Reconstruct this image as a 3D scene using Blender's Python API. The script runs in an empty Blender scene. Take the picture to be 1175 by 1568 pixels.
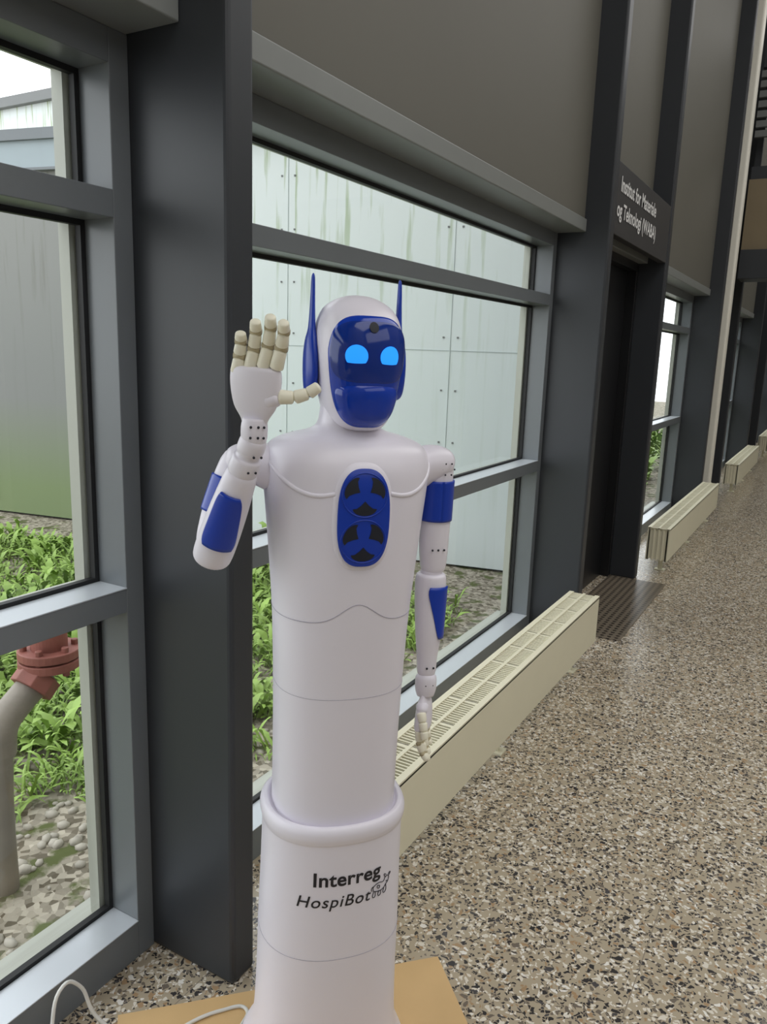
import bpy, bmesh, math, random
from mathutils import Vector, Matrix
random.seed(7)
scene=bpy.context.scene
COL=scene.collection
scene.view_settings.view_transform='Standard'

# ---------------------------------------------------------------- materials
def new_mat(name):
    m=bpy.data.materials.new(name); m.use_nodes=True
    nt=m.node_tree; b=nt.nodes['Principled BSDF']
    return m,nt,b
def srgb(r,g,b):
    f=lambda c:(c/255/12.92) if c/255<=0.04045 else ((c/255+0.055)/1.055)**2.4
    return (f(r),f(g),f(b),1)
def plain(name,col,rough=0.5,metal=0.0,var=0.06,scale=6.0,bump=0.0,spec=0.5):
    m,nt,b=new_mat(name)
    N=nt.nodes; L=nt.links
    tc=N.new('ShaderNodeTexCoord'); no=N.new('ShaderNodeTexNoise')
    no.inputs['Scale'].default_value=scale; no.inputs['Detail'].default_value=4
    L.new(tc.outputs['Object'],no.inputs['Vector'])
    mx=N.new('ShaderNodeMix'); mx.data_type='RGBA'
    mx.inputs[6].default_value=tuple(c*(1-var) for c in col[:3])+(1,)
    mx.inputs[7].default_value=tuple(min(1,c*(1+var)) for c in col[:3])+(1,)
    L.new(no.outputs['Fac'],mx.inputs[0]); L.new(mx.outputs[2],b.inputs['Base Color'])
    b.inputs['Roughness'].default_value=rough; b.inputs['Metallic'].default_value=metal
    b.inputs['Specular IOR Level'].default_value=spec
    if bump>0:
        bp=N.new('ShaderNodeBump'); bp.inputs['Strength'].default_value=bump
        L.new(no.outputs['Fac'],bp.inputs['Height']); L.new(bp.outputs['Normal'],b.inputs['Normal'])
    return m
M={}
M['steel']=plain('dark_steel_paint',srgb(50,53,58),0.42,0,0.08,3)
M['frame']=plain('window_frame_paint',srgb(108,113,117),0.32,0,0.06,3)
M['cap']=plain('sky_lit_frame_grey',srgb(190,196,202),0.3,0.2,0.04,3)  # lighter frame grey, with the sky light on top faces painted in
M['dark']=plain('black_rubber',srgb(22,23,25),0.6)
M['lip']=plain('panel_edge_grey',srgb(126,129,127),0.4)
M['panel']=plain('wall_panel_grey',srgb(97,95,87),0.6,0,0.05,1.5)
M['pale']=plain('pale_pipe_paint',srgb(236,233,222),0.5)
M['rad']=plain('radiator_cream',srgb(228,223,198),0.45,0,0.03)
M['white']=plain('robot_white_plastic',srgb(230,226,236),0.33,0,0.02)
M['blue']=plain('robot_blue_plastic',srgb(12,56,168),0.28,0,0.05)
M['visor']=plain('visor_blue_gloss',srgb(12,58,172),0.12,0,0.05)
M['screen']=plain('visor_screen_dark_blue',srgb(14,48,136),0.1,0,0.05)
M['ivory']=plain('finger_ivory',srgb(240,236,216),0.4)
M['joint']=plain('finger_joint_beige',srgb(186,174,142),0.5)
M['black']=plain('black_print',srgb(28,26,34),0.5)
M['ply']=plain('plywood',srgb(206,172,122),0.55,0,0.1,9)
M['wall']=plain('plaster',srgb(170,168,162),0.7)
M['ceil']=plain('ceiling_paint',srgb(190,190,186),0.8)
M['door']=plain('door_black_paint',srgb(24,25,28),0.35)
M['rust']=plain('rusty_red_paint',srgb(140,84,74),0.6,0,0.4,14,0.3)
M['pipe']=plain('grey_pipe',srgb(138,130,120),0.55,0,0.3,12,0.2)
M['signm']=plain('sign_board',srgb(52,52,54),0.5)
M['whitep']=plain('white_letter',srgb(225,225,225),0.5)
M['beige']=plain('bridge_panel_beige',srgb(128,114,90),0.6)
M['slat']=plain('slat_grey',srgb(110,112,112),0.5)
M['fine']=plain('joint_sealant',srgb(168,178,178),0.5)
M['cable']=plain('cable_white',srgb(215,215,210),0.5)
M['seam']=plain('panel_gap_grey',srgb(166,162,176),0.5)
M['hole']=plain('speaker_dark_mesh',srgb(16,20,34),0.6)
# perforated entrance mat
m,nt,b=new_mat('perforated_mat'); N=nt.nodes;L=nt.links
tc=N.new('ShaderNodeTexCoord'); v=N.new('ShaderNodeTexVoronoi'); v.voronoi_dimensions='2D'; v.inputs['Randomness'].default_value=0; v.inputs['Scale'].default_value=26; L.new(tc.outputs['Object'],v.inputs['Vector'])
cr=N.new('ShaderNodeValToRGB'); cr.color_ramp.elements[0].position=0.26; cr.color_ramp.elements[0].color=srgb(56,50,44); cr.color_ramp.elements[1].position=0.32; cr.color_ramp.elements[1].color=srgb(122,112,98)
L.new(v.outputs['Distance'],cr.inputs[0]); L.new(cr.outputs[0],b.inputs['Base Color']); b.inputs['Roughness'].default_value=0.35
M['mat']=m
# eye light
m,nt,b=new_mat('eye_led'); b.inputs['Base Color'].default_value=srgb(40,150,250)
b.inputs['Emission Color'].default_value=srgb(30,150,255); b.inputs['Emission Strength'].default_value=0.75; M['eye']=m
# glass (thin pane, symmetric reflection)
m,nt,b=new_mat('window_glass'); N=nt.nodes;L=nt.links; N.remove(b)
tr=N.new('ShaderNodeBsdfTransparent'); tr.inputs[0].default_value=(.97,.99,.985,1)
gl=N.new('ShaderNodeBsdfGlossy'); gl.inputs['Roughness'].default_value=0.02
lw=N.new('ShaderNodeLayerWeight'); lw.inputs[0].default_value=0.5
pw=N.new('ShaderNodeMath'); pw.operation='POWER'; pw.inputs[1].default_value=5.0; L.new(lw.outputs['Facing'],pw.inputs[0])
ml=N.new('ShaderNodeMath'); ml.operation='MULTIPLY_ADD'; ml.inputs[1].default_value=0.6; ml.inputs[2].default_value=0.04; L.new(pw.outputs[0],ml.inputs[0])
mx=N.new('ShaderNodeMixShader'); L.new(ml.outputs[0],mx.inputs[0]);L.new(tr.outputs[0],mx.inputs[1]);L.new(gl.outputs[0],mx.inputs[2])
L.new(mx.outputs[0],N['Material Output'].inputs[0]); M['glass']=m
# terrazzo
m,nt,b=new_mat('terrazzo'); N=nt.nodes;L=nt.links
tc=N.new('ShaderNodeTexCoord')
dn=N.new('ShaderNodeTexNoise'); dn.inputs['Scale'].default_value=45; L.new(tc.outputs['Object'],dn.inputs['Vector'])
ad=N.new('ShaderNodeVectorMath'); ad.operation='SCALE'; ad.inputs[3].default_value=0.024
L.new(dn.outputs['Color'],ad.inputs[0])
ad2=N.new('ShaderNodeVectorMath'); ad2.operation='ADD'; L.new(tc.outputs['Object'],ad2.inputs[0]); L.new(ad.outputs[0],ad2.inputs[1])
def layer(scale,thr_e,seed):
    mp=N.new('ShaderNodeMapping'); mp.inputs['Location'].default_value=(seed,seed*2,0); L.new(ad2.outputs[0],mp.inputs[0])
    v=N.new('ShaderNodeTexVoronoi'); v.voronoi_dimensions='2D'; v.inputs['Scale'].default_value=scale; L.new(mp.outputs[0],v.inputs['Vector'])
    e=N.new('ShaderNodeTexVoronoi'); e.voronoi_dimensions='2D'; e.feature='DISTANCE_TO_EDGE'; e.inputs['Scale'].default_value=scale; L.new(mp.outputs[0],e.inputs['Vector'])
    gt=N.new('ShaderNodeMath'); gt.operation='GREATER_THAN'; gt.inputs[1].default_value=thr_e; L.new(e.outputs['Distance'],gt.inputs[0])
    sp=N.new('ShaderNodeSeparateColor'); L.new(v.outputs['Color'],sp.inputs[0])
    return gt.outputs[0],sp
base=N.new('ShaderNodeRGB'); base.outputs[0].default_value=srgb(176,163,141)
prev=base.outputs[0]
def chips(prev,scale,thr,prob,stops,seed):
    g,sp=layer(scale,thr,seed)
    lt=N.new('ShaderNodeMath'); lt.operation='LESS_THAN'; lt.inputs[1].default_value=prob; L.new(sp.outputs[1],lt.inputs[0])
    mu=N.new('ShaderNodeMath'); mu.operation='MULTIPLY'; L.new(g,mu.inputs[0]); L.new(lt.outputs[0],mu.inputs[1])
    cr=N.new('ShaderNodeValToRGB'); cr.color_ramp.interpolation='CONSTANT'
    els=cr.color_ramp.elements
    els[0].position=0; els[0].color=stops[0][1]
    els[1].position=stops[1][0]; els[1].color=stops[1][1]
    for p,c in stops[2:]:
        e=els.new(p); e.color=c
    L.new(sp.outputs[0],cr.inputs[0])
    mx=N.new('ShaderNodeMix'); mx.data_type='RGBA'; L.new(mu.outputs[0],mx.inputs[0]); L.new(prev,mx.inputs[6]); L.new(cr.outputs[0],mx.inputs[7])
    return mx.outputs[2]
st=[(0,srgb(58,55,55)),(0.32,srgb(116,106,95)),(0.42,srgb(222,215,202)),(0.70,srgb(168,140,108)),(0.8,srgb(80,77,78)),(0.92,srgb(234,230,223))]
prev=chips(prev,125,0.12,0.5,st,3.1)
prev=chips(prev,62,0.20,0.42,st,7.7)
sx=N.new('ShaderNodeSeparateXYZ'); L.new(tc.outputs['Object'],sx.inputs[0])
def joint(sock,off):
    a=N.new('ShaderNodeMath'); a.operation='ADD'; a.inputs[1].default_value=off; L.new(sock,a.inputs[0])
    d=N.new('ShaderNodeMath'); d.operation='PINGPONG'; d.inputs[1].default_value=0.45; L.new(a.outputs[0],d.inputs[0])
    l=N.new('ShaderNodeMath'); l.operation='LESS_THAN'; l.inputs[1].default_value=0.0012; L.new(d.outputs[0],l.inputs[0]); return l.outputs[0]
mxx=N.new('ShaderNodeMath'); mxx.operation='MAXIMUM'; L.new(joint(sx.outputs[0],20.05),mxx.inputs[0]); L.new(joint(sx.outputs[1],20.3),mxx.inputs[1])
mj=N.new('ShaderNodeMix'); mj.data_type='RGBA'; L.new(mxx.outputs[0],mj.inputs[0]); L.new(prev,mj.inputs[6]); mj.inputs[7].default_value=srgb(140,130,116)
L.new(mj.outputs[2],b.inputs['Base Color']); b.inputs['Roughness'].default_value=0.22
M['terrazzo']=m
# cladding
def cladding(name,c1,c2,streak,green_reflection=0.0):
    m,nt,b=new_mat(name); N=nt.nodes;L=nt.links
    tc=N.new('ShaderNodeTexCoord'); mp=N.new('ShaderNodeMapping'); mp.inputs['Scale'].default_value=(14,1,0.9); L.new(tc.outputs['Object'],mp.inputs[0])
    no=N.new('ShaderNodeTexNoise'); no.inputs['Scale'].default_value=1.3; no.inputs['Detail'].default_value=5; L.new(mp.outputs[0],no.inputs['Vector'])
    cr=N.new('ShaderNodeValToRGB'); cr.color_ramp.elements[0].position=0.33; cr.color_ramp.elements[0].color=streak
    cr.color_ramp.elements[1].position=0.45; cr.color_ramp.elements[1].color=c1
    L.new(no.outputs['Fac'],cr.inputs[0])
    s=N.new('ShaderNodeSeparateXYZ'); L.new(tc.outputs['Object'],s.inputs[0])
    mr=N.new('ShaderNodeMapRange'); mr.inputs[1].default_value=1.3; mr.inputs[2].default_value=2.9; mr.inputs[3].default_value=0.92; mr.inputs[4].default_value=0.1; L.new(s.outputs[2],mr.inputs[0])
    mx=N.new('ShaderNodeMix'); mx.data_type='RGBA'; L.new(mr.outputs[0],mx.inputs[0]); L.new(cr.outputs[0],mx.inputs[6]); mx.inputs[7].default_value=c2
    out=mx.outputs[2]
    if green_reflection:  # green reflection painted into the wall colour, strongest near the ground
        m2=N.new('ShaderNodeMapRange'); m2.inputs[1].default_value=0.25; m2.inputs[2].default_value=1.0; m2.inputs[3].default_value=green_reflection; m2.inputs[4].default_value=0.0; L.new(s.outputs[2],m2.inputs[0])
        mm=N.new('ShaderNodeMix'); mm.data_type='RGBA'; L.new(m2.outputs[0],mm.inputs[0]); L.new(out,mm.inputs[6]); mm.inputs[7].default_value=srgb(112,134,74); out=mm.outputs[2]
    L.new(out,b.inputs['Base Color']); b.inputs['Roughness'].default_value=0.5
    return m
M['clad']=cladding('weathered_cladding',srgb(210,216,215),srgb(204,213,213),srgb(140,158,108))
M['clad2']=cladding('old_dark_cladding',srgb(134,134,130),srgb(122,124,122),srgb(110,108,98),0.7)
M['parapet']=plain('parapet_sheet',srgb(150,162,168),0.5)
M['dirty']=cladding('flaking_paint',srgb(196,200,192),srgb(160,162,152),srgb(70,66,54))
m,nt,b=new_mat('gravel_soil'); N=nt.nodes;L=nt.links
tc=N.new('ShaderNodeTexCoord'); v=N.new('ShaderNodeTexVoronoi'); v.inputs['Scale'].default_value=46; L.new(tc.outputs['Object'],v.inputs['Vector'])
sp=N.new('ShaderNodeSeparateColor'); L.new(v.outputs['Color'],sp.inputs[0])
cr=N.new('ShaderNodeValToRGB'); cr.color_ramp.elements[0].color=srgb(84,76,60); cr.color_ramp.elements[1].color=srgb(180,172,156); L.new(sp.outputs[0],cr.inputs[0])
n2=N.new('ShaderNodeTexNoise'); n2.inputs['Scale'].default_value=9; n2.inputs['Detail'].default_value=8; L.new(tc.outputs['Object'],n2.inputs['Vector'])
c2=N.new('ShaderNodeValToRGB'); c2.color_ramp.elements[0].position=0.54;c2.color_ramp.elements[0].color=(0,0,0,1);c2.color_ramp.elements[1].position=0.62;c2.color_ramp.elements[1].color=(1,1,1,1); L.new(n2.outputs['Fac'],c2.inputs[0])
mx=N.new('ShaderNodeMix'); mx.data_type='RGBA'; L.new(c2.outputs[0],mx.inputs[0]); L.new(cr.outputs[0],mx.inputs[6]); mx.inputs[7].default_value=srgb(82,90,46)
L.new(mx.outputs[2],b.inputs['Base Color']); b.inputs['Roughness'].default_value=0.9
bp=N.new('ShaderNodeBump'); bp.inputs['Strength'].default_value=0.8; L.new(v.outputs['Distance'],bp.inputs['Height']); L.new(bp.outputs[0],b.inputs['Normal'])
M['soil']=m
m=plain('leaf_green',srgb(136,166,76),0.5,0,0.5,9)
M['leaf']=m
M['stone']=plain('pebble_grey',srgb(172,166,154),0.8,0,0.3,20)

# ---------------------------------------------------------------- mesh helpers
def empty(name,loc=(0,0,0),rot=(0,0,0)):
    o=bpy.data.objects.new(name,None); o.location=loc; o.rotation_euler=rot; COL.objects.link(o); return o
def obj(name,bm_or_me,mat,parent=None,smooth=False):
    if isinstance(bm_or_me,bmesh.types.BMesh):
        me=bpy.data.meshes.new(name); bm_or_me.normal_update(); bm_or_me.to_mesh(me); bm_or_me.free()
    else: me=bm_or_me
    mats=mat if isinstance(mat,list) else [mat]
    for x in mats: me.materials.append(x)
    if smooth:
        for p in me.polygons: p.use_smooth=True
    o=bpy.data.objects.new(name,me); COL.objects.link(o)
    if parent: o.parent=parent
    return o
def bm_box(bm,x0,x1,y0,y1,z0,z1,mi=0):
    vs=[bm.verts.new((x,y,z)) for x in(x0,x1) for y in(y0,y1) for z in(z0,z1)]
    q=[(0,1,3,2),(4,6,7,5),(0,4,5,1),(2,3,7,6),(0,2,6,4),(1,5,7,3)]
    for f in q:
        fc=bm.faces.new([vs[i] for i in f]); fc.material_index=mi
def boxes(name,lst,mat,parent=None,bevel=0.0):
    bm=bmesh.new()
    for t in lst: bm_box(bm,*t)
    bmesh.ops.recalc_face_normals(bm,faces=bm.faces)
    o=obj(name,bm,mat,parent)
    if bevel>0:
        md=o.modifiers.new('b','BEVEL'); md.width=bevel; md.segments=3; md.limit_method='ANGLE'
    return o
def tube(name,pts,r,mat,parent=None,res=8,cyc=False):
    cu=bpy.data.curves.new(name,'CURVE'); cu.dimensions='3D'; cu.bevel_depth=r; cu.bevel_resolution=4; cu.resolution_u=res; cu.use_fill_caps=True
    s=cu.splines.new('BEZIER'); s.bezier_points.add(len(pts)-1)
    for bpnt,p in zip(s.bezier_points,pts):
        bpnt.co=p; bpnt.handle_left_type='AUTO'; bpnt.handle_right_type='AUTO'
    s.use_cyclic_u=cyc
    t=bpy.data.objects.new('tmp',cu); COL.objects.link(t)
    bpy.context.view_layer.update()
    me=bpy.data.meshes.new_from_object(t.evaluated_get(bpy.context.evaluated_depsgraph_get()))
    bpy.data.objects.remove(t)
    me.materials.clear(); me.name=name
    return obj(name,me,mat,parent,True)

# ---------------------------------------------------------------- room shell
COLS=[-2.94,-1.52,1.23,4.0,5.42,8.17,9.59,12.34,13.76,16.51]
CT=0.08
XF=-1.33; XC=-1.07; XP=-1.20; XG=-1.43
boxes('floor',[(-1.45,4,-3,22,-0.1,0)],M['terrazzo'])
boxes('ceiling',[(-1.45,4,-3,22,6.0,6.1)],M['ceil'])
boxes('wall_right',[(4,4.1,-3,22,0,6)],M['wall'])
boxes('wall_end',[(-1.45,4,22,22.1,0,6)],M['wall'])
boxes('wall_back',[(-1.45,4,-3.1,-3,0,6)],M['wall'])
for y in COLS:
    boxes('steel_column',[(XF-0.1,XC,y,y+CT,0,6)],M['steel'],None,0.011)
bays=[]
for a,b in zip(COLS[:-1],COLS[1:]):
    bays.append((a+CT,b))
bays.append((COLS[-1]+CT,22))
wl=[];lips=[]
for a,b in bays:
    wl.append((-1.40,XP,a,b,2.16,6.0)); lips.append((-1.38,XP+0.012,a,b,2.10,2.16))
boxes('wall_left',wl,M['panel'])
boxes('trim_1',lips,M['lip'],None,0.004)
def window(idx,a,b):
    p=empty('window_%d'%idx,(0,0,0))
    fr=0.05
    L=[]
    for y0,y1 in((a,a+fr),(b-fr,b)): L.append((XG,XF,y0,y1,0.0,2.10))
    c,d=a+fr,b-fr
    L.append((XG,XF,c,d,0,0.10)); L.append((XG,XF,c,d,0.90,0.955)); L.append((XG,XF,c,d,1.745,1.80)); L.append((XG,XF,c,d,2.035,2.10))
    boxes('frame',L,M['frame'],p,0.002)
    boxes('sky_lit_top',[(XG+0.013,XF+0.002,c,d,0.10,0.103),(XG+0.013,XF+0.002,c,d,0.955,0.958)],M['cap'],p,0.001)  # thin pale strips added to paint sky light on sill and transom tops
    zs=[(0.10,0.90),(0.955,1.745),(1.80,2.035)]
    G=[]
    for z0,z1 in zs:
        t=0.012;x0,x1=XG-0.004,XG+0.012
        G+= [(x0,x1,c,c+t,z0,z1),(x0,x1,d-t,d,z0,z1),(x0,x1,c+t,d-t,z0,z0+t),(x0,x1,c+t,d-t,z1-t,z1)]
    boxes('gasket',G,M['dark'],p)
    bm=bmesh.new(); xg=XG-0.005
    bm.faces.new([bm.verts.new(q) for q in((xg,c,0.1),(xg,d,0.1),(xg,d,2.035),(xg,c,2.035))])
    obj('glass',bm,M['glass'],p)
    O=[(XG-0.045,XG-0.012,d-0.022,b,0.02,2.1),(XG-0.045,XG-0.012,a,c+0.022,0.02,2.1),(XG-0.09,XG-0.012,a,b,0.0,0.08),(XG-0.045,XG-0.012,a,b,0.90,0.955),(XG-0.045,XG-0.012,a,b,1.745,1.80),(XG-0.045,XG-0.012,a,b,2.035,2.1)]
    boxes('outer_frame',O,M['dirty'],p)
wi=1
DOORS=[]
for a,b in bays:
    if b-a>2 : window(wi,a,b); wi+=1
    else: DOORS.append((a,b))
di=1
for a,b in DOORS:
    p=empty('door_%d'%di); di+=1
    boxes('leaf',[(-1.36,-1.30,a+0.05,b-0.05,0.0,2.05)],M['door'],p,0.004)
    boxes('frame',[(-1.40,-1.24,a,a+0.05,0,2.1),(-1.40,-1.24,b-0.05,b,0,2.1),(-1.40,-1.24,a+.05,b-.05,2.05,2.1)],M['door'],p,0.003)
    boxes('handle',[(-1.30,-1.25,a+0.15,a+0.17,0.95,0.97),(-1.30,-1.25,a+0.15,a+0.17,1.25,1.27),(-1.265,-1.245,a+0.15,a+0.17,0.9,1.32)],M['lip'],p,0.004)
def text_mesh(name,s,size,mat,parent,fn,shear=0.0,bold=0.0,space=1.0):
    cu=bpy.data.curves.new(name,'FONT'); cu.body=s; cu.size=size; cu.align_x='CENTER'; cu.shear=shear; cu.offset=bold; cu.space_character=space
    t=bpy.data.objects.new('tmp',cu); COL.objects.link(t); bpy.context.view_layer.update()
    me=bpy.data.meshes.new_from_object(t.evaluated_get(bpy.context.evaluated_depsgraph_get())); bpy.data.objects.remove(t)
    me.materials.clear()
    bm=bmesh.new(); bm.from_mesh(me)
    bmesh.ops.triangulate(bm,faces=bm.faces)
    bmesh.ops.subdivide_edges(bm,edges=[e for e in bm.edges if e.calc_length()>size*0.15],cuts=2)
    for v in bm.verts: v.co=fn(v.co.x,v.co.y)
    return obj(name,bm,mat,parent)
p=empty('door_sign')
boxes('board',[(XC-0.05,XC-0.005,4.09,5.41,2.10,2.44)],M['signm'],p,0.003)
for s,z in(('Institut for Materiale',2.31),('og Teknologi (WABA)',2.19)):
    text_mesh('lettering',s,0.10,M['whitep'],p,lambda u,v,z=z:Vector((XC-0.002,4.56+u,z+v)),0,0.002)
boxes('entrance_mat',[(-1.24,-0.86,4.12,5.40,0.0,0.006)],M['mat'])
boxes('service_duct',[(-1.19,-1.03,8.42,8.56,0,6)],M['pale'],None,0.02)
def radiator(y0,y1):
    p=empty('radiator',(0,0,0))
    x0,x1=-1.05,-0.90
    z0,z1=0.11,0.345
    boxes('front_panel',[(x1-0.02,x1,y0,y1,z0,z1-0.003),(x0,x0+0.02,y0,y1,z0,z1-0.003)],M['rad'],p,0.003)
    L=[]
    n=int((y1-y0)/0.025)
    for i in range(n+1):
        y=y0+0.004+i*(y1-y0-0.01)/n
        L.append((x0+0.02,x1-0.02,y,y+0.003,z0+0.01,z1-0.02))
    boxes('convector_fins',L,M['rad'],p)
    L=[(x0,x0+0.022,y0,y1,z1-0.012,z1),(x1-0.022,x1,y0,y1,z1-0.012,z1),((x0+x1)/2-0.006,(x0+x1)/2+0.006,y0,y1,z1-0.01,z1)]
    k=0;y=y0
    while y<y1-0.01:
        w=0.006 if k%12 else 0.02
        L.append((x0+0.02,x1-0.02,y,min(y+w,y1),z1-0.008,z1-0.002)); y+=0.016; k+=1
    boxes('top_grille',L,M['rad'],p)
    L=[]
    for i in range(5):
        xx=x0+0.006+i*0.031
        L.append((xx,xx+0.014,y1-0.012,y1,z0,z1-0.012)); L.append((xx,xx+0.014,y0,y0+0.012,z0,z1-0.012))
    boxes('end_columns',L,M['rad'],p,0.003)
    F=[]
    for t in(0.08,0.5,0.92):
        yy=y0+(y1-y0)*t
        F+=[(-0.99,-0.96,yy-0.01,yy+0.01,0.006,z0+0.02),(-1.01,-0.94,yy-0.03,yy+0.03,0,0.006)]
    boxes('feet',F,M['rad'],p)
for y0,y1 in((1.52,3.76),(5.6,8.1),(9.75,12.25),(13.9,16.4)): radiator(y0,y1)
p=empty('footbridge')
boxes('beam',[(-1.06,4,8.9,9.3,2.32,2.60),(-1.06,4,9.0,9.3,3.27,3.40),(-1.06,4,9.0,9.3,4.3,4.5)],M['steel'],p,0.005)
boxes('parapet',[(-1.06,4,8.95,9.02,2.60,3.27)],M['beige'],p)
boxes('slats',[(-1.06,4,8.95,9.0,3.66+i*0.09,3.72+i*0.09) for i in range(7)],M['slat'],p)
boxes('post',[(-1.06+i*1.25,-1.0+i*1.25,9.2,9.26,2.6,6.0) for i in range(5)],M['steel'],p)

# ---------------------------------------------------------------- outside
boxes('ground_outside',[(-30,-1.45,-10,30,-0.12,-0.02)],M['soil'])
p=empty('neighbouring_building',(-1.75,5.1,0),(0,0,math.atan2(1.0,5.0)))
def clad(x0,x1,mat,nm):
    boxes(nm,[(x0,x1,0,0.4,0.0,2.95)],mat,p)
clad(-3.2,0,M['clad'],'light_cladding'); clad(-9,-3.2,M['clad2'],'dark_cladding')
J=[(-x-0.002,-x+0.002,-0.003,0,0.0,2.95) for x in(0.62,1.85,2.95)]+[(-3.2,0,-0.003,0,1.505,1.510)]
boxes('panel_joints',J,M['fine'],p)
R=[]
for x in(0.57,0.67,1.80,1.90,2.90,3.0):
    for k in range(8): R.append((-x-0.006,-x+0.006,-0.006,0,0.15+k*0.36,0.162+k*0.36))
boxes('rivets',R,M['slat'],p)
boxes('roof_edge',[(-3.2,0.05,-0.08,0.5,2.95,3.08),(-9,-3.2,-0.06,0.5,2.78,2.80),(-9,-3.2,-0.08,0.5,3.0,3.08)],M['frame'],p)
boxes('parapet_sheet',[(-9,-3.2,-0.05,0.4,2.80,3.0)],M['parapet'],p)
boxes('cladding_ribs',[(-3.4-i*0.62-0.02,-3.4-i*0.62,-0.015,0,0.1,2.8) for i in range(0,9,2)],M['clad2'],p)
boxes('plinth',[(-9,0,0.05,0.35,-0.1,0.0)],M['dark'],p)
p=empty('distant_building')
boxes('body',[(-16,-7,9,14,-0.1,5.2)],M['clad'],p); boxes('roof_edge',[(-16.1,-6.9,8.9,14.1,5.2,5.35)],M['slat'],p)
def weeds(name,regions,seed):
    rnd=random.Random(seed)
    V=[];F=[]
    for (x0,x1,y0,y1,n,s) in regions:
        for _ in range(n):
            cx=rnd.uniform(x0,x1); cy=rnd.uniform(y0,y1); sc=s*rnd.uniform(0.4,1.3)
            if -2.1<cx<-1.55 and 1.0<cy<1.55: continue
            wf=rnd.uniform(0.04,0.17)
            for k in range(rnd.randint(8,16)):
                a=rnd.uniform(0,6.283); ln=sc*rnd.uniform(0.5,1.3); w=ln*wf*rnd.uniform(.7,1.2); up=rnd.uniform(0.5,2.4)
                tw=rnd.uniform(-.6,.6)
                ox,oy=cx+rnd.uniform(-.05,.05),cy+rnd.uniform(-.05,.05)
                b=len(V); X,Y=ox,oy
                for i in range(7):
                    t=i/6; h=ln*up*(t-0.6*t*t)
                    aa=a+tw*t; dx,dy=math.cos(aa),math.sin(aa); px,py=-dy,dx
                    ww=w*math.sin(math.pi*min(1,t*0.9+0.08))*(1 if i%2 else .6)
                    Z=-0.02+h; ti=rnd.uniform(-.3,.6)
                    V.append((min(-1.56,X+px*ww),Y+py*ww,max(-.02,Z+ww*ti))); V.append((min(-1.56,X-px*ww),Y-py*ww,max(-.02,Z+ww*.3)))
                    X+=dx*ln*0.13; Y+=dy*ln*0.13
                for i in range(6):
                    F.append((b+2*i,b+2*i+1,b+2*i+3,b+2*i+2))
    me=bpy.data.meshes.new(name); me.from_pydata(V,[],F); 
    return obj(name,me,M['leaf'],None,True)
weeds('weeds',[(-2.9,-1.7,-0.3,0.95,130,0.085),(-3.2,-1.7,0.95,2.2,300,0.10),(-5.4,-2.4,0.3,3.7,1300,0.13),(-3.4,-1.75,2.2,4.2,560,0.11),(-3.4,-2.3,3.4,4.4,60,0.2),(-4,-1.85,6.0,14,420,0.3)],3)
# pebbles
rnd=random.Random(5); bm=bmesh.new()
for i in range(420):
    x=rnd.uniform(-2.5,-1.58); y=rnd.uniform(0.4,2.4); r=rnd.uniform(0.008,0.028)
    bmesh.ops.create_icosphere(bm,subdivisions=1,radius=r,matrix=Matrix.Translation((x,y,-0.018))@Matrix.Rotation(rnd.uniform(0,6),4,'Z')@Matrix.Diagonal((1,rnd.uniform(.6,1),rnd.uniform(.4,.7),1)))
obj('pebbles',bm,M['stone'],None,True)
p=empty('water_pipe')
PY=0.035
tube('grey_riser',[(-1.85,1.14+PY,-0.05),(-1.85,1.14+PY,0.25),(-1.85,1.15+PY,0.41)],0.035,M['pipe'],p)
tube('elbow',[(-1.85,1.15+PY,0.39),(-1.85,1.165+PY,0.47),(-1.85,1.22+PY,0.52),(-1.85,1.30+PY,0.57)],0.042,M['pipe'],p)
def disc(nm,c,axis,r,h,mat,par,n=32):
    bm=bmesh.new(); bmesh.ops.create_cone(bm,cap_ends=True,segments=n,radius1=r,radius2=r,depth=h)
    q=Vector((0,0,1)).rotation_difference(Vector(axis)).to_matrix().to_4x4()
    bm.transform(Matrix.Translation((c[0],c[1]+PY,c[2]-0.03))@q); o=obj(nm,bm,mat,par)
    md=o.modifiers.new('b','BEVEL'); md.width=min(0.003,h/4); md.segments=2; md.limit_method='ANGLE'; return o
disc('flange',(-1.85,1.32,0.63),(0,0,1),0.085,0.025,M['rust'],p); disc('flange_top',(-1.85,1.32,0.66),(0,0,1),0.085,0.025,M['rust'],p)
disc('stub',(-1.85,1.32,0.72),(0,0,1),0.05,0.14,M['rust'],p); disc('cap',(-1.85,1.32,0.79),(0,0,1),0.03,0.06,M['rust'],p,6)
disc('union_nut',(-1.85,1.27,0.585),(0,.55,.5),0.062,0.05,M['rust'],p,8)
for i in range(6):
    a=i*math.pi/3; disc('bolt',(-1.85+.068*math.cos(a),1.32+.068*math.sin(a),0.645),(0,0,1),0.011,0.085,M['rust'],p,6)

# ---------------------------------------------------------------- robot
RX,RY=-0.783,1.185
rob=empty('humanoid_robot',(RX,RY,0.0)); 
rot=Matrix.Rotation(math.radians(48),4,'Z')@Matrix.Rotation(math.radians(1.0),4,'Y')
rob.matrix_world=Matrix.Translation((RX,RY,-0.004))@rot

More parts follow.
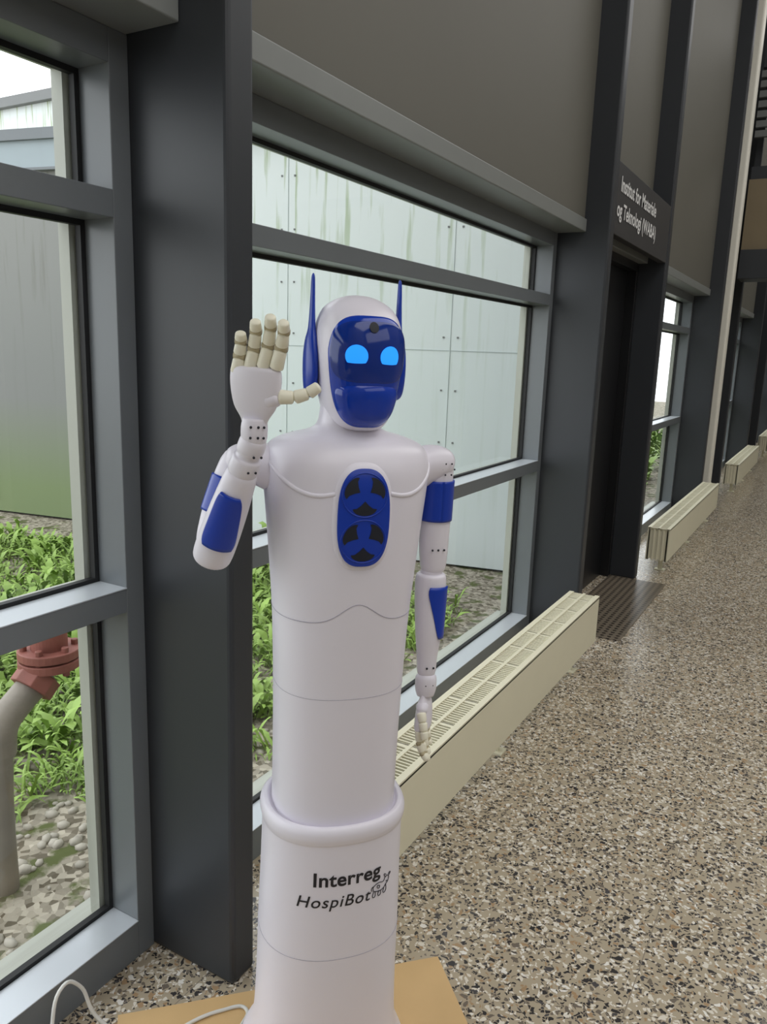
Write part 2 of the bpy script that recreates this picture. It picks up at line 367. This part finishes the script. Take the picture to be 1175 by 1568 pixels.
def interp(prof,z):
    if z<=prof[0][0]: return prof[0][1:]
    for a,b in zip(prof[:-1],prof[1:]):
        if z<=b[0]:
            t=(z-a[0])/max(1e-9,(b[0]-a[0])); return tuple(x+(y-x)*t for x,y in zip(a[1:],b[1:]))
    return prof[-1][1:]
def smooth_prof(prof,n=8):
    out=[]
    P=[prof[0]]+list(prof)+[prof[-1]]
    for i in range(1,len(P)-2):
        p0,p1,p2,p3=P[i-1],P[i],P[i+1],P[i+2]
        for k in range(n):
            t=k/n
            out.append(tuple(0.5*((2*b)+(-a+c)*t+(2*a-5*b+4*c-d)*t*t+(-a+3*b-3*c+d)*t**3) for a,b,c,d in zip(p0,p1,p2,p3)))
    out.append(prof[-1]); return out
class Surf:
    def __init__(s,prof,n=2.4,cx=0,sm=8):
        s.prof=smooth_prof(prof,sm); s.n=n; s.cx=cx
    def p(s,z,t,off=0):
        hx,hy,cy=interp(s.prof,z)
        S,C=abs(math.sin(t)),abs(math.cos(t))
        r=1/((S/hx)**s.n+(C/hy)**s.n)**(1/s.n)+off
        return Vector((s.cx+r*math.sin(t),cy-r*math.cos(t),z))
    def mesh(s,name,mat,parent,seg=72):
        bm=bmesh.new(); rings=[]
        for row in s.prof:
            hx,hy,cy=row[1:]
            ring=[]
            for i in range(seg):
                t=2*math.pi*i/seg; S,C=abs(math.sin(t)),abs(math.cos(t))
                r=1/((S/hx)**s.n+(C/hy)**s.n)**(1/s.n)
                ring.append(bm.verts.new((s.cx+r*math.sin(t),cy-r*math.cos(t),row[0])))
            rings.append(ring)
        for a,b in zip(rings[:-1],rings[1:]):
            for i in range(seg):
                j=(i+1)%seg; bm.faces.new((a[i],a[j],b[j],b[i]))
        bm.faces.new(rings[-1]); bm.faces.new(rings[0][::-1])
        bmesh.ops.recalc_face_normals(bm,faces=bm.faces)
        return obj(name,bm,mat,parent,True)
    def patch(s,name,outline,mat,parent,off,rings=10,thick=0.0,center=None,bulge=0.0):
        n=len(outline)
        c=center or (sum(o[0] for o in outline)/n,sum(o[1] for o in outline)/n)
        bm=bmesh.new(); prev=None
        for k in range(rings+1):
            f=1-k/rings
            if k==rings:
                v=bm.verts.new(s.p(c[1],c[0],off+bulge))
                for i in range(n): bm.faces.new((prev[i],prev[(i+1)%n],v))
                break
            ring=[bm.verts.new(s.p(c[1]+(o[1]-c[1])*f,c[0]+(o[0]-c[0])*f,off+bulge*(1-f**4))) for o in outline]
            if prev:
                for i in range(n):
                    j=(i+1)%n; bm.faces.new((prev[i],prev[j],ring[j],ring[i]))
            prev=ring
        bmesh.ops.recalc_face_normals(bm,faces=bm.faces)
        bm.normal_update()
        av=sum((f.normal for f in bm.faces),Vector())
        if av.dot(s.p(c[1],c[0],1)-s.p(c[1],c[0],0))<0: bmesh.ops.reverse_faces(bm,faces=bm.faces)
        o=obj(name,bm,mat,parent,True)
        if thick:
            md=o.modifiers.new('s','SOLIDIFY'); md.thickness=thick; md.offset=-1
            md=o.modifiers.new('b','BEVEL'); md.width=min(0.002,thick/2.5); md.segments=2; md.limit_method='ANGLE'; md.angle_limit=1.0
        return o
    def ribbon(s,name,pts,w,mat,parent,off,r=None):
        P=[s.p(z,t,off) for t,z in pts]
        return tube(name,P,w,mat,parent,4)

base=Surf([(0.027,0.170,0.170,0),(0.036,0.176,0.176,0),(0.06,0.172,0.168,0),(0.09,0.158,0.150,0),(0.14,0.147,0.135,0),(0.25,0.143,0.13,0),(0.36,0.142,0.129,0),(0.5,0.139,0.127,0),(0.59,0.138,0.126,0),(0.603,0.140,0.128,0),(0.614,0.1425,0.1305,0),(0.626,0.142,0.130,0),(0.635,0.137,0.125,0),(0.6365,0.129,0.118,0),(0.63,0.124,0.113,0)],2.3,0,5)
base.mesh('base_sleeve',M['white'],rob)
TOR=[(0.58,0.120,0.110,0),(0.70,0.120,0.110,0),(0.85,0.122,0.112,0),(1.0,0.127,0.116,0),(1.1,0.134,0.12,0),(1.2,0.143,0.122,0),(1.27,0.150,0.12,0),(1.305,0.151,0.114,0),(1.328,0.145,0.102,0),(1.342,0.128,0.088,0),(1.352,0.100,0.070,0),(1.360,0.070,0.056,-.0),(1.372,0.055,0.05,-.0),(1.40,0.050,0.05,0),(1.43,0.048,0.05,0)]
torso=Surf(TOR,2.4)
torso.mesh('torso',M['white'],rob)
def full(zf,n=64): return [(2*math.pi*i/n-math.pi,zf(2*math.pi*i/n-math.pi)) for i in range(n+1)]
torso.ribbon('waist_seam',full(lambda t:1.03+0.035*math.exp(-(t/0.35)**2)),0.0008,M['seam'],rob,0.0)
torso.ribbon('belly_seam',full(lambda t:0.885),0.0005,M['seam'],rob,0.0)
base.ribbon('base_seam',full(lambda t:0.36),0.0006,M['seam'],rob,0.0)
for sg in(-1,1):
    torso.ribbon('yoke_edge',[(sg*t,z) for t,z in((0.40,1.262),(0.6,1.258),(0.8,1.262),(1.0,1.275),(1.25,1.297),(1.5,1.315))],0.0045,M['white'],rob,-0.0018)
def rrect(w,h,z0,zc_hx,n=10,e=2.6,tc=0):
    return [(tc+math.copysign(abs(math.cos(a))**(2/e),math.cos(a))*w/zc_hx, z0+math.copysign(abs(math.sin(a))**(2/e),math.sin(a))*h) for a in [2*math.pi*i/(8*n) for i in range(8*n)]]
torso.patch('speaker_surround',rrect(0.053,0.095,1.222,0.122,e=2.8),M['white'],rob,0.0,thick=0.004,bulge=0.008)
torso.patch('speaker_panel',rrect(0.043,0.085,1.222,0.122,e=2.8),M['blue'],rob,0.0085,thick=0.003)
def wedge(zc,ang,r0,r1,half):
    pts=[]
    for i in range(13):
        a=ang-half+2*half*i/12; rr_=r1*(1-0.10*(abs(i-6)/6)**4); pts.append((math.sin(a)*rr_,math.cos(a)*rr_))
    for s_ in(1,-1):
        for f in ((0.66,0.33) if s_==1 else (0.33,0.66)):
            r_=r0+(r1-r0)*f; hh=half*(f**0.6)*0.96
            a=ang+s_*hh; pts.append((math.sin(a)*r_,math.cos(a)*r_))
        if s_==1: pts.append((math.sin(ang)*r0,math.cos(ang)*r0))
    return [(x/0.125,zc+z) for x,z in pts]
for zc,up in((1.262,math.pi),(1.182,math.pi)):
    for k in range(3):
        torso.patch('speaker_hole',wedge(zc,up+k*2*math.pi/3,0.010,0.035,0.72),M['hole'],rob,0.0092,rings=4)
    ring=[torso.p(zc+0.0375*math.cos(a),0.0375*math.sin(a)/0.125,0.009) for a in [2*math.pi*i/32 for i in range(33)]]
    tube('speaker_ring',ring,0.0012,M['blue'],rob,3)
def onbase(u,v,z,slope=0.0):
    t=u/0.13
    return base.p(z+v+slope*u,t,0.0008)
text_mesh('lettering_top','Interreg',0.040,M['black'],rob,lambda u,v:onbase(u+0.002,v,0.518),0,0.0009,1.04)
text_mesh('lettering_bottom','HospiBot',0.0335,M['black'],rob,lambda u,v:onbase(u-0.024,v,0.474),0.22,0.0003,1.12)
cow=[[(-.022,.0),(-.024,.008),(-.02,.012),(-.008,.015),(.004,.013),(.01,.02),(.02,.018),(.018,.008),(.012,.004)],[(-.022,0),(-.024,-.012),(-.019,-.012),(-.018,-.002)],[(-.008,-.002),(-.010,-.012),(-.004,-.012),(-.003,-.003)],[(.006,-.002),(.005,-.012),(.011,-.011),(.012,.004)],[(-.022,.0),(-.01,-.003),(.004,-.002),(.012,.004)],[(-.02,.012),(-.028,.008),(-.027,.002)],[(.01,.02),(.006,.027),(.012,.024)],[(.02,.018),(.026,.024),(.019,.022)],[(-.012,.010),(-.006,.007),(-.009,.003),(-.013,.006),(-.012,.010)],[(.012,.010),(.017,.009)]]
for ln in cow:
    tube('cow_logo',[onbase(x*.85+0.075,z*1.0,0.488) for x,z in ln],0.0007,M['black'],rob,4)

# head
HX=0.012
HD=[(1.362,0.020,0.03,-0.015),(1.366,0.036,0.052,-0.015),(1.376,0.050,0.068,-0.01),(1.40,0.061,0.082,-0.005),(1.44,0.069,0.093,0),(1.48,0.074,0.098,0.0),(1.52,0.0755,0.098,0.002),(1.55,0.071,0.091,0.006),(1.572,0.060,0.076,0.010),(1.586,0.043,0.056,0.014),(1.594,0.024,0.032,0.016),(1.597,0.006,0.008,0.016)]
head=Surf(HD,2.3,HX)
head.mesh('head_shell',M['white'],rob)
def visor_outline(tw_top,tw_mid,tw_bot,z0,z1,zm,n=16,e=3.2):
    pts=[]
    N_=96
    for i in range(N_):
        a=2*math.pi*i/N_
        cx=math.copysign(abs(math.cos(a))**(2/e),math.cos(a)); sz=math.copysign(abs(math.sin(a))**(2/e),math.sin(a))
        zc=(z0+z1)/2; z=zc+sz*(z1-z0)/2
        w=tw_mid+(tw_top-tw_mid)*max(0,(z-zm)/(z1-zm)) if z>zm else tw_mid+(tw_bot-tw_mid)*((zm-z)/(zm-z0))
        pts.append((cx*w,z))
    return pts
head.patch('visor',visor_outline(0.80,0.90,0.80,1.370,1.560,1.50,e=3.6),M['visor'],rob,0.002,rings=16,thick=0.006,bulge=0.004)
head.patch('screen',visor_outline(0.70,0.79,0.76,1.448,1.550,1.50,e=3.6),M['screen'],rob,0.0064,rings=14,thick=0.001)
head.patch('chin_guard',visor_outline(0.78,0.78,0.64,1.374,1.446,1.43,e=3.0),M['visor'],rob,0.004,rings=10,thick=0.003,bulge=0.008)
for sg in(-1,1):
    pts=[]
    for i in range(40):
        a=2*math.pi*i/40; x=0.0185*math.cos(a); z=0.0185*math.sin(a)
        if z<-0.011: z=-0.011-0.15*(abs(z)-0.011)
        pts.append(((x+sg*0.0285)/0.1,1.492+z))
    head.patch('eye',pts,M['eye'],rob,0.0078,rings=6)
head.patch('camera_lens',[(0.08*math.cos(a*.393),1.540+0.009*math.sin(a*.393)) for a in range(16)],M['hole'],rob,0.0080,rings=3)
for sg in(-1,1):
    bm=bmesh.new()
    SEC=[(1.415,0.004,0.006,0),(1.421,0.016,0.013,0),(1.435,0.026,0.017,0),(1.46,0.032,0.019,0),(1.49,0.031,0.019,0),(1.515,0.023,0.016,0.0),(1.535,0.014,0.010,0.0),(1.56,0.010,0.0075,0),(1.59,0.008,0.006,0),(1.622,0.006,0.0045,0),(1.630,0.001,0.001,0)]
    S=smooth_prof(SEC,4); rings=[]
    for z,hy,th,_ in S:
        xc=0.074+0.006
        rings.append([bm.verts.new((HX+sg*(xc+th*(0.75 if math.cos(a)>0 else 0.6)*math.cos(a)),0.018+(1.63-z)*-0.03+hy*math.sin(a),z)) for a in [2*math.pi*k/24 for k in range(24)]])
    for a,b in zip(rings[:-1],rings[1:]):
        for k in range(24):
            j=(k+1)%24; bm.faces.new((a[k],a[j],b[j],b[k]))
    bm.faces.new(rings[-1]); bm.faces.new(rings[0][::-1]); bmesh.ops.recalc_face_normals(bm,faces=bm.faces)
    obj('ear_fin',bm,M['blue'],rob,True)

def limb(name,pts,mat,n=32,flat=1.0,upv=(0,1,0),cap=True,sub=6,stop=None):
    P=[(p[0],p[1],p[2],r) for p,r in pts]
    S=smooth_prof(P,sub) if sub>1 else P
    bm=bmesh.new(); rings=[]
    for i,q in enumerate(S):
        c=Vector(q[:3]); a=Vector(S[max(0,i-1)][:3]); b=Vector(S[min(len(S)-1,i+1)][:3])
        d=(b-a).normalized() if (b-a).length>1e-7 else Vector((0,0,1))
        u=Vector(upv)-d*d.dot(Vector(upv)); u.normalize(); v=d.cross(u)
        rings.append([bm.verts.new(c+u*(q[3]*flat*math.cos(2*math.pi*k/n))+v*(q[3]*math.sin(2*math.pi*k/n))) for k in range(n)])
    for a,b in zip(rings[:-1],rings[1:]):
        for k in range(n):
            j=(k+1)%n; bm.faces.new((a[k],a[j],b[j],b[k]))
    bm.faces.new(rings[-1]); bm.faces.new(rings[0][::-1]); bmesh.ops.recalc_face_normals(bm,faces=bm.faces)
    return obj(name,bm,mat,rob,True)
def capsule(name,a,b,r0,r1,mat,n=24,flat=1.0,upv=(0,1,0),rnd=0.7):
    a=Vector(a);b=Vector(b); d=(b-a).normalized()
    pts=[]
    for k in range(6):
        t=k/5*math.pi/2; pts.append((a+d*(r0*rnd*(1-math.cos(t))),max(r0*0.1,r0*math.sin(t))))
    for k in range(6):
        t=(5-k)/5*math.pi/2; pts.append((b-d*(r1*rnd*(1-math.cos(t))),max(r1*0.1,r1*math.sin(t))))
    return limb(name,pts,mat,n,flat,upv,sub=1)
def cyl_patch(name,a,b,r0,r1,t0,t1,mat,ang0,ang1,upv,off=0.0015,taper=0.0):
    a=Vector(a);b=Vector(b);d=(b-a).normalized();u=Vector(upv)-d*d.dot(Vector(upv));u.normalize();v=d.cross(u)
    bm=bmesh.new();rows=[]
    NT=16;NA=32
    for i in range(NT+1):
        f=i/NT; row=[]
        e=abs(2*f-1); sh=1-0.22*e**6 if ang1-ang0<6 else 1
        for k in range(NA+1):
            hi=ang1-(ang1-ang0)*taper*f
            am=(ang0+hi)/2; ah=(hi-ang0)/2*sh
            g=k/NA*2-1; an=am+ah*g
            tt=t0+(t1-t0)*f
            c=a+(b-a)*tt; r=r0+(r1-r0)*tt+off
            row.append(bm.verts.new(c+u*r*math.cos(an)+v*r*math.sin(an)))
        rows.append(row)
    for x,y in zip(rows[:-1],rows[1:]):
        for k in range(NA): bm.faces.new((x[k],x[k+1],y[k+1],y[k]))
    o=obj(name,bm,mat,rob,True)
    md=o.modifiers.new('s','SOLIDIFY'); md.thickness=0.003; md.offset=0
    return o
def screws(centre_list,axis,r=0.0022):
    bm=bmesh.new()
    for c in centre_list:
        bmesh.ops.create_uvsphere(bm,u_segments=8,v_segments=6,radius=r,matrix=Matrix.Translation(c))
    return obj('screw_holes',bm,M['hole'],rob,True)

def hand(name,wrist,D,S,curl,spread,thumb_dir,scale=1.0,mir=1,lens=(0.072,0.086,0.092,0.086),tb=0.040,tl=(0.022,0.02,0.018),stag=0.0,fing=0.0,fr0=0.0108):
    D=Vector(D).normalized(); S=Vector(S); S=(S-D*S.dot(D)).normalized(); Nn=D.cross(S)*mir
    w=Vector(wrist); k=scale
    pts=[(w,0.019*k),(w+D*0.012*k,0.023*k),(w+D*0.03*k,0.034*k),(w+D*0.055*k,0.040*k),(w+D*0.078*k,0.041*k),(w+D*0.088*k,0.036*k),(w+D*0.090*k,0.012*k)]
    limb(name+'_palm',pts,M['white'],28,0.42,tuple(Nn),sub=4)
    FD=(D+S*fing).normalized()
    for i in range(4):
        s=(-0.031+0.0207*i)*k
        ang=(i-1.5)*spread
        d=(FD*math.cos(ang)+S*math.sin(ang))
        b=w+D*(0.080+0.003*(i in(1,2))+stag*(i-1.5))*k+S*s
        L=lens[i]*k
        cur=0.0;p=b
        for seg,fr in enumerate((0.42,0.32,0.26)):
            cur+=curl[i][seg]
            dd=(d*math.cos(cur)+Nn*math.sin(cur))
            q=p+dd*L*fr
            r=(fr0-0.0008*seg)*k
            capsule(name+'_finger_%d_%d'%(i+1,seg+1),p+dd*0.0022,q-dd*0.0022,r,r*0.88,M['ivory'],16,0.95,tuple(Nn),0.4)
            if seg<2:
                bm=bmesh.new(); bmesh.ops.create_cone(bm,cap_ends=True,segments=14,radius1=r*0.55,radius2=r*0.55,depth=r*1.6)
                bm.transform(Matrix.Translation(q)@Vector((0,0,1)).rotation_difference(S).to_matrix().to_4x4()); obj(name+'_knuckle',bm,M['joint'],rob,True)
            p=q
    p=w+D*tb*k+S*0.030*k
    td=Vector(thumb_dir).normalized()
    capsule(name+'_thumb_base',w+D*(tb-.01)*k+S*0.012*k,p+td*0.010*k,0.015*k,0.0130*k,M['white'],16)
    p=p+td*0.006*k
    for seg,l in enumerate(tl):
        cur=0.32*seg
        dd=(td*math.cos(cur)+D*math.sin(cur)).normalized()
        q=p+dd*l*k
        r=(0.0112-0.0008*seg)*k
        capsule(name+'_thumb_%d'%(seg+1),p-dd*.001,q+dd*.001,r,r*0.9,M['ivory'],16,0.95,tuple(Nn),0.45)
        p=q
# ---- hanging arm (robot left, +x)
X=0.182
limb('left_shoulder_cap',[((0.135,0,1.285),0.038),((0.16,0,1.296),0.038),((0.185,0,1.297),0.034),((0.203,0,1.292),0.024),((0.21,0,1.289),0.006)],M['white'],sub=5)
limb('left_upper_arm',[((X,0,1.315),0.010),((X,0,1.311),0.022),((X,0,1.30),0.029),((X,0,1.27),0.030),((X+.001,0,1.20),0.0295),((X+.001,0,1.14),0.0285),((X+.002,0,1.11),0.0265),((X+.002,0,1.092),0.024),((X+.002,0,1.085),0.018)],M['white'])
cyl_patch('left_upper_arm_cuff',(X,0,1.268),(X,0,1.190),0.0305,0.030,0,1,M['blue'],-math.pi,math.pi,(0,1,0),0.0015)
limb('left_elbow',[((X,0,1.10),0.018),((X,0.0,1.085),0.022),((X,0,1.07),0.018)],M['white'],sub=3)
WX=X-0.004
limb('left_forearm',[((X,0,1.083),0.022),((X,0,1.078),0.029),((X,0,1.055),0.031),((X,-.004,1.02),0.0305),((X-.002,-.01,0.97),0.027),((WX,-.014,0.92),0.021),((WX,-.016,0.885),0.0185),((WX,-.016,0.878),0.014)],M['white'])
cyl_patch('left_forearm_panel',(X,0,1.058),(X-.002,-.01,0.955),0.031,0.0268,0,1,M['blue'],math.radians(100),math.radians(215),(0,1,0),0.0018,0.45)
limb('left_wrist',[((WX,-.016,0.88),0.016),((WX,-.017,0.872),0.021),((WX,-.018,0.85),0.021),((WX,-.019,0.835),0.017)],M['white'],sub=3)
screws([Vector((X+a,-0.0285,z)) for a in(-.012,.0,.012) for z in(1.135,)]+[Vector((WX+a,-.036,z)) for a in(-.007,.007) for z in(.898,.862)],None)
screws([Vector((0.19+.012*math.cos(k*1.05),-0.0335,1.292+.012*math.sin(k*1.05))) for k in range(6)],None,0.0018)
hand('left_hand',(WX,-.019,0.845),(-0.02,-0.02,-1),(-0.62,-0.8,0),[(0.05,0.15,0.2),(0.05,0.2,0.2),(0.08,0.22,0.3),(0.1,0.3,0.3)],0.02,(0.1,-0.45,-0.95),0.88,-1,tb=0.035,fr0=0.0102,lens=(0.068,0.08,0.086,0.078))
# ---- raised arm (robot right, -x)
EL=(-0.238,-0.03,1.155); WR=(-0.190,-0.115,1.345)
limb('right_shoulder_cap',[((-0.135,0,1.285),0.038),((-0.16,0,1.296),0.038),((-0.188,0,1.297),0.036),((-0.208,0,1.292),0.028),((-0.218,0,1.289),0.006)],M['white'],sub=5)
limb('right_upper_arm',[((-0.192,0.012,1.318),0.010),((-0.193,0.012,1.312),0.024),((-0.198,.012,1.29),0.031),((-0.217,0.012,1.24),0.031),((-0.232,.008,1.19),0.030),((-0.240,.0,1.155),0.028),((-0.240,-.008,1.135),0.02)],M['white'])
cyl_patch('right_upper_arm_cuff',(-0.207,0.012,1.268),(-0.228,.009,1.205),0.031,0.0305,0,1,M['blue'],-math.pi,math.pi,(0,1,0),0.002)
d=(Vector(WR)-Vector(EL)).normalized()
e=Vector(EL)
limb('right_forearm',[(e-d*0.030,0.022),(e-d*0.027,0.031),(e-d*0.012,0.0345),(e+d*0.03,0.0345),(e+d*0.08,0.0325),(e+d*0.13,0.029),(e+d*0.155,0.026),(e+d*0.163,0.019)],M['white'])
cyl_patch('right_forearm_panel',e+d*0.018,e+d*0.125,0.0347,0.0302,0,1,M['blue'],math.radians(120),math.radians(228),(0,1,0),0.0018,0.25)
limb('right_wrist_rotator',[(e+d*0.155,0.018),(e+d*0.160,0.0245),(e+d*0.185,0.0245),(e+d*0.190,0.020),(e+d*0.198,0.020),(e+d*0.202,0.0225),(e+d*0.222,0.0215),(e+d*0.228,0.016)],M['white'],sub=3)
dv=Vector((0.02,-0.06,1)).normalized()
hw=e+d*0.222
limb('right_wrist',[(hw-dv*0.01,0.016),(hw,0.0205),(hw+dv*0.02,0.0215),(hw+dv*0.035,0.019)],M['white'],sub=3)
screws([hw+dv*z+Vector((a,-0.0215,0)) for a in(-.009,0.003,.012) for z in(0.005,.022)]+[e+d*z+Vector((a,-0.022,-0.012)) for a in(.002,.014) for z in(0.175,.205)],None)
hand('right_hand',hw+dv*0.022,(0.0,-0.08,1),(0.85,-0.55,0.0),[(0.1,0.15,0.25),(0.1,0.2,0.3),(0.1,0.25,0.3),(0.15,0.25,0.35)],0.035,(1,-0.25,0.0),1.05,-1,tb=0.048,tl=(0.024,0.022,0.02),stag=0.004,fing=0.24)

# ---------------------------------------------------------------- board, cable
bm=bmesh.new(); bm_box(bm,-0.76,0,-0.62,0,0,0.018)
bmesh.ops.recalc_face_normals(bm,faces=bm.faces)
o=obj('plywood_board',bm,M['ply']); o.location=(-0.69,1.56,0.0); o.rotation_euler=(0,0,math.radians(45.5))
tube('power_cable',[(-0.965,1.13,0.022),(-0.99,1.18,0.022),(-1.03,1.15,0.022),(-1.08,1.05,0.022),(-1.10,0.95,0.012),(-1.15,0.8,0.005)],0.004,M['cable'])
tube('extension_cable',[(-1.20,0.80,0.005),(-1.24,0.86,0.09),(-1.26,0.91,0.16),(-1.26,0.95,0.13),(-1.24,0.97,0.05),(-1.2,0.99,0.006)],0.004,M['cable'])

# ---------------------------------------------------------------- light
w=bpy.data.worlds.new('overcast_sky'); scene.world=w; w.use_nodes=True
bg=w.node_tree.nodes['Background']; bg.inputs[0].default_value=(0.95,0.975,1,1); bg.inputs[1].default_value=2.6
def area(name,loc,rot,sx,sy,e,col):
    l=bpy.data.lights.new(name,'AREA'); l.shape='RECTANGLE'; l.size=sx; l.size_y=sy; l.energy=e; l.color=col
    o=bpy.data.objects.new(name,l); o.location=loc; o.rotation_euler=rot; COL.objects.link(o); return o
area('skylight_lamp',(1.8,6,5.9),(0,0,0),3.0,18,370,(1,0.99,0.97))
area('right_fill_lamp',(3.8,0,3.6),(0,math.radians(70),0),2.5,5,50,(0.97,0.97,1))  # unseen lamp added for soft light from the right; the wall has no opening

# ---------------------------------------------------------------- camera
az=math.radians(29.7); pi_=math.radians(11.7); 
F=Vector((-math.sin(az)*math.cos(pi_),math.cos(az)*math.cos(pi_),-math.sin(pi_)))
R0=Vector((math.cos(az),math.sin(az),0)); U0=R0.cross(F)
rr=math.radians(1.95)
Rv=R0*math.cos(rr)+U0*math.sin(rr); Uv=-R0*math.sin(rr)+U0*math.cos(rr)
cam=bpy.data.cameras.new('camera'); cam.sensor_width=36; cam.lens=36*1200/1568; cam.clip_start=0.02
co=bpy.data.objects.new('camera',cam); COL.objects.link(co)
co.matrix_world=Matrix(((Rv.x,Uv.x,-F.x,0),(Rv.y,Uv.y,-F.y,0),(Rv.z,Uv.z,-F.z,1.5),(0,0,0,1)))
scene.camera=co
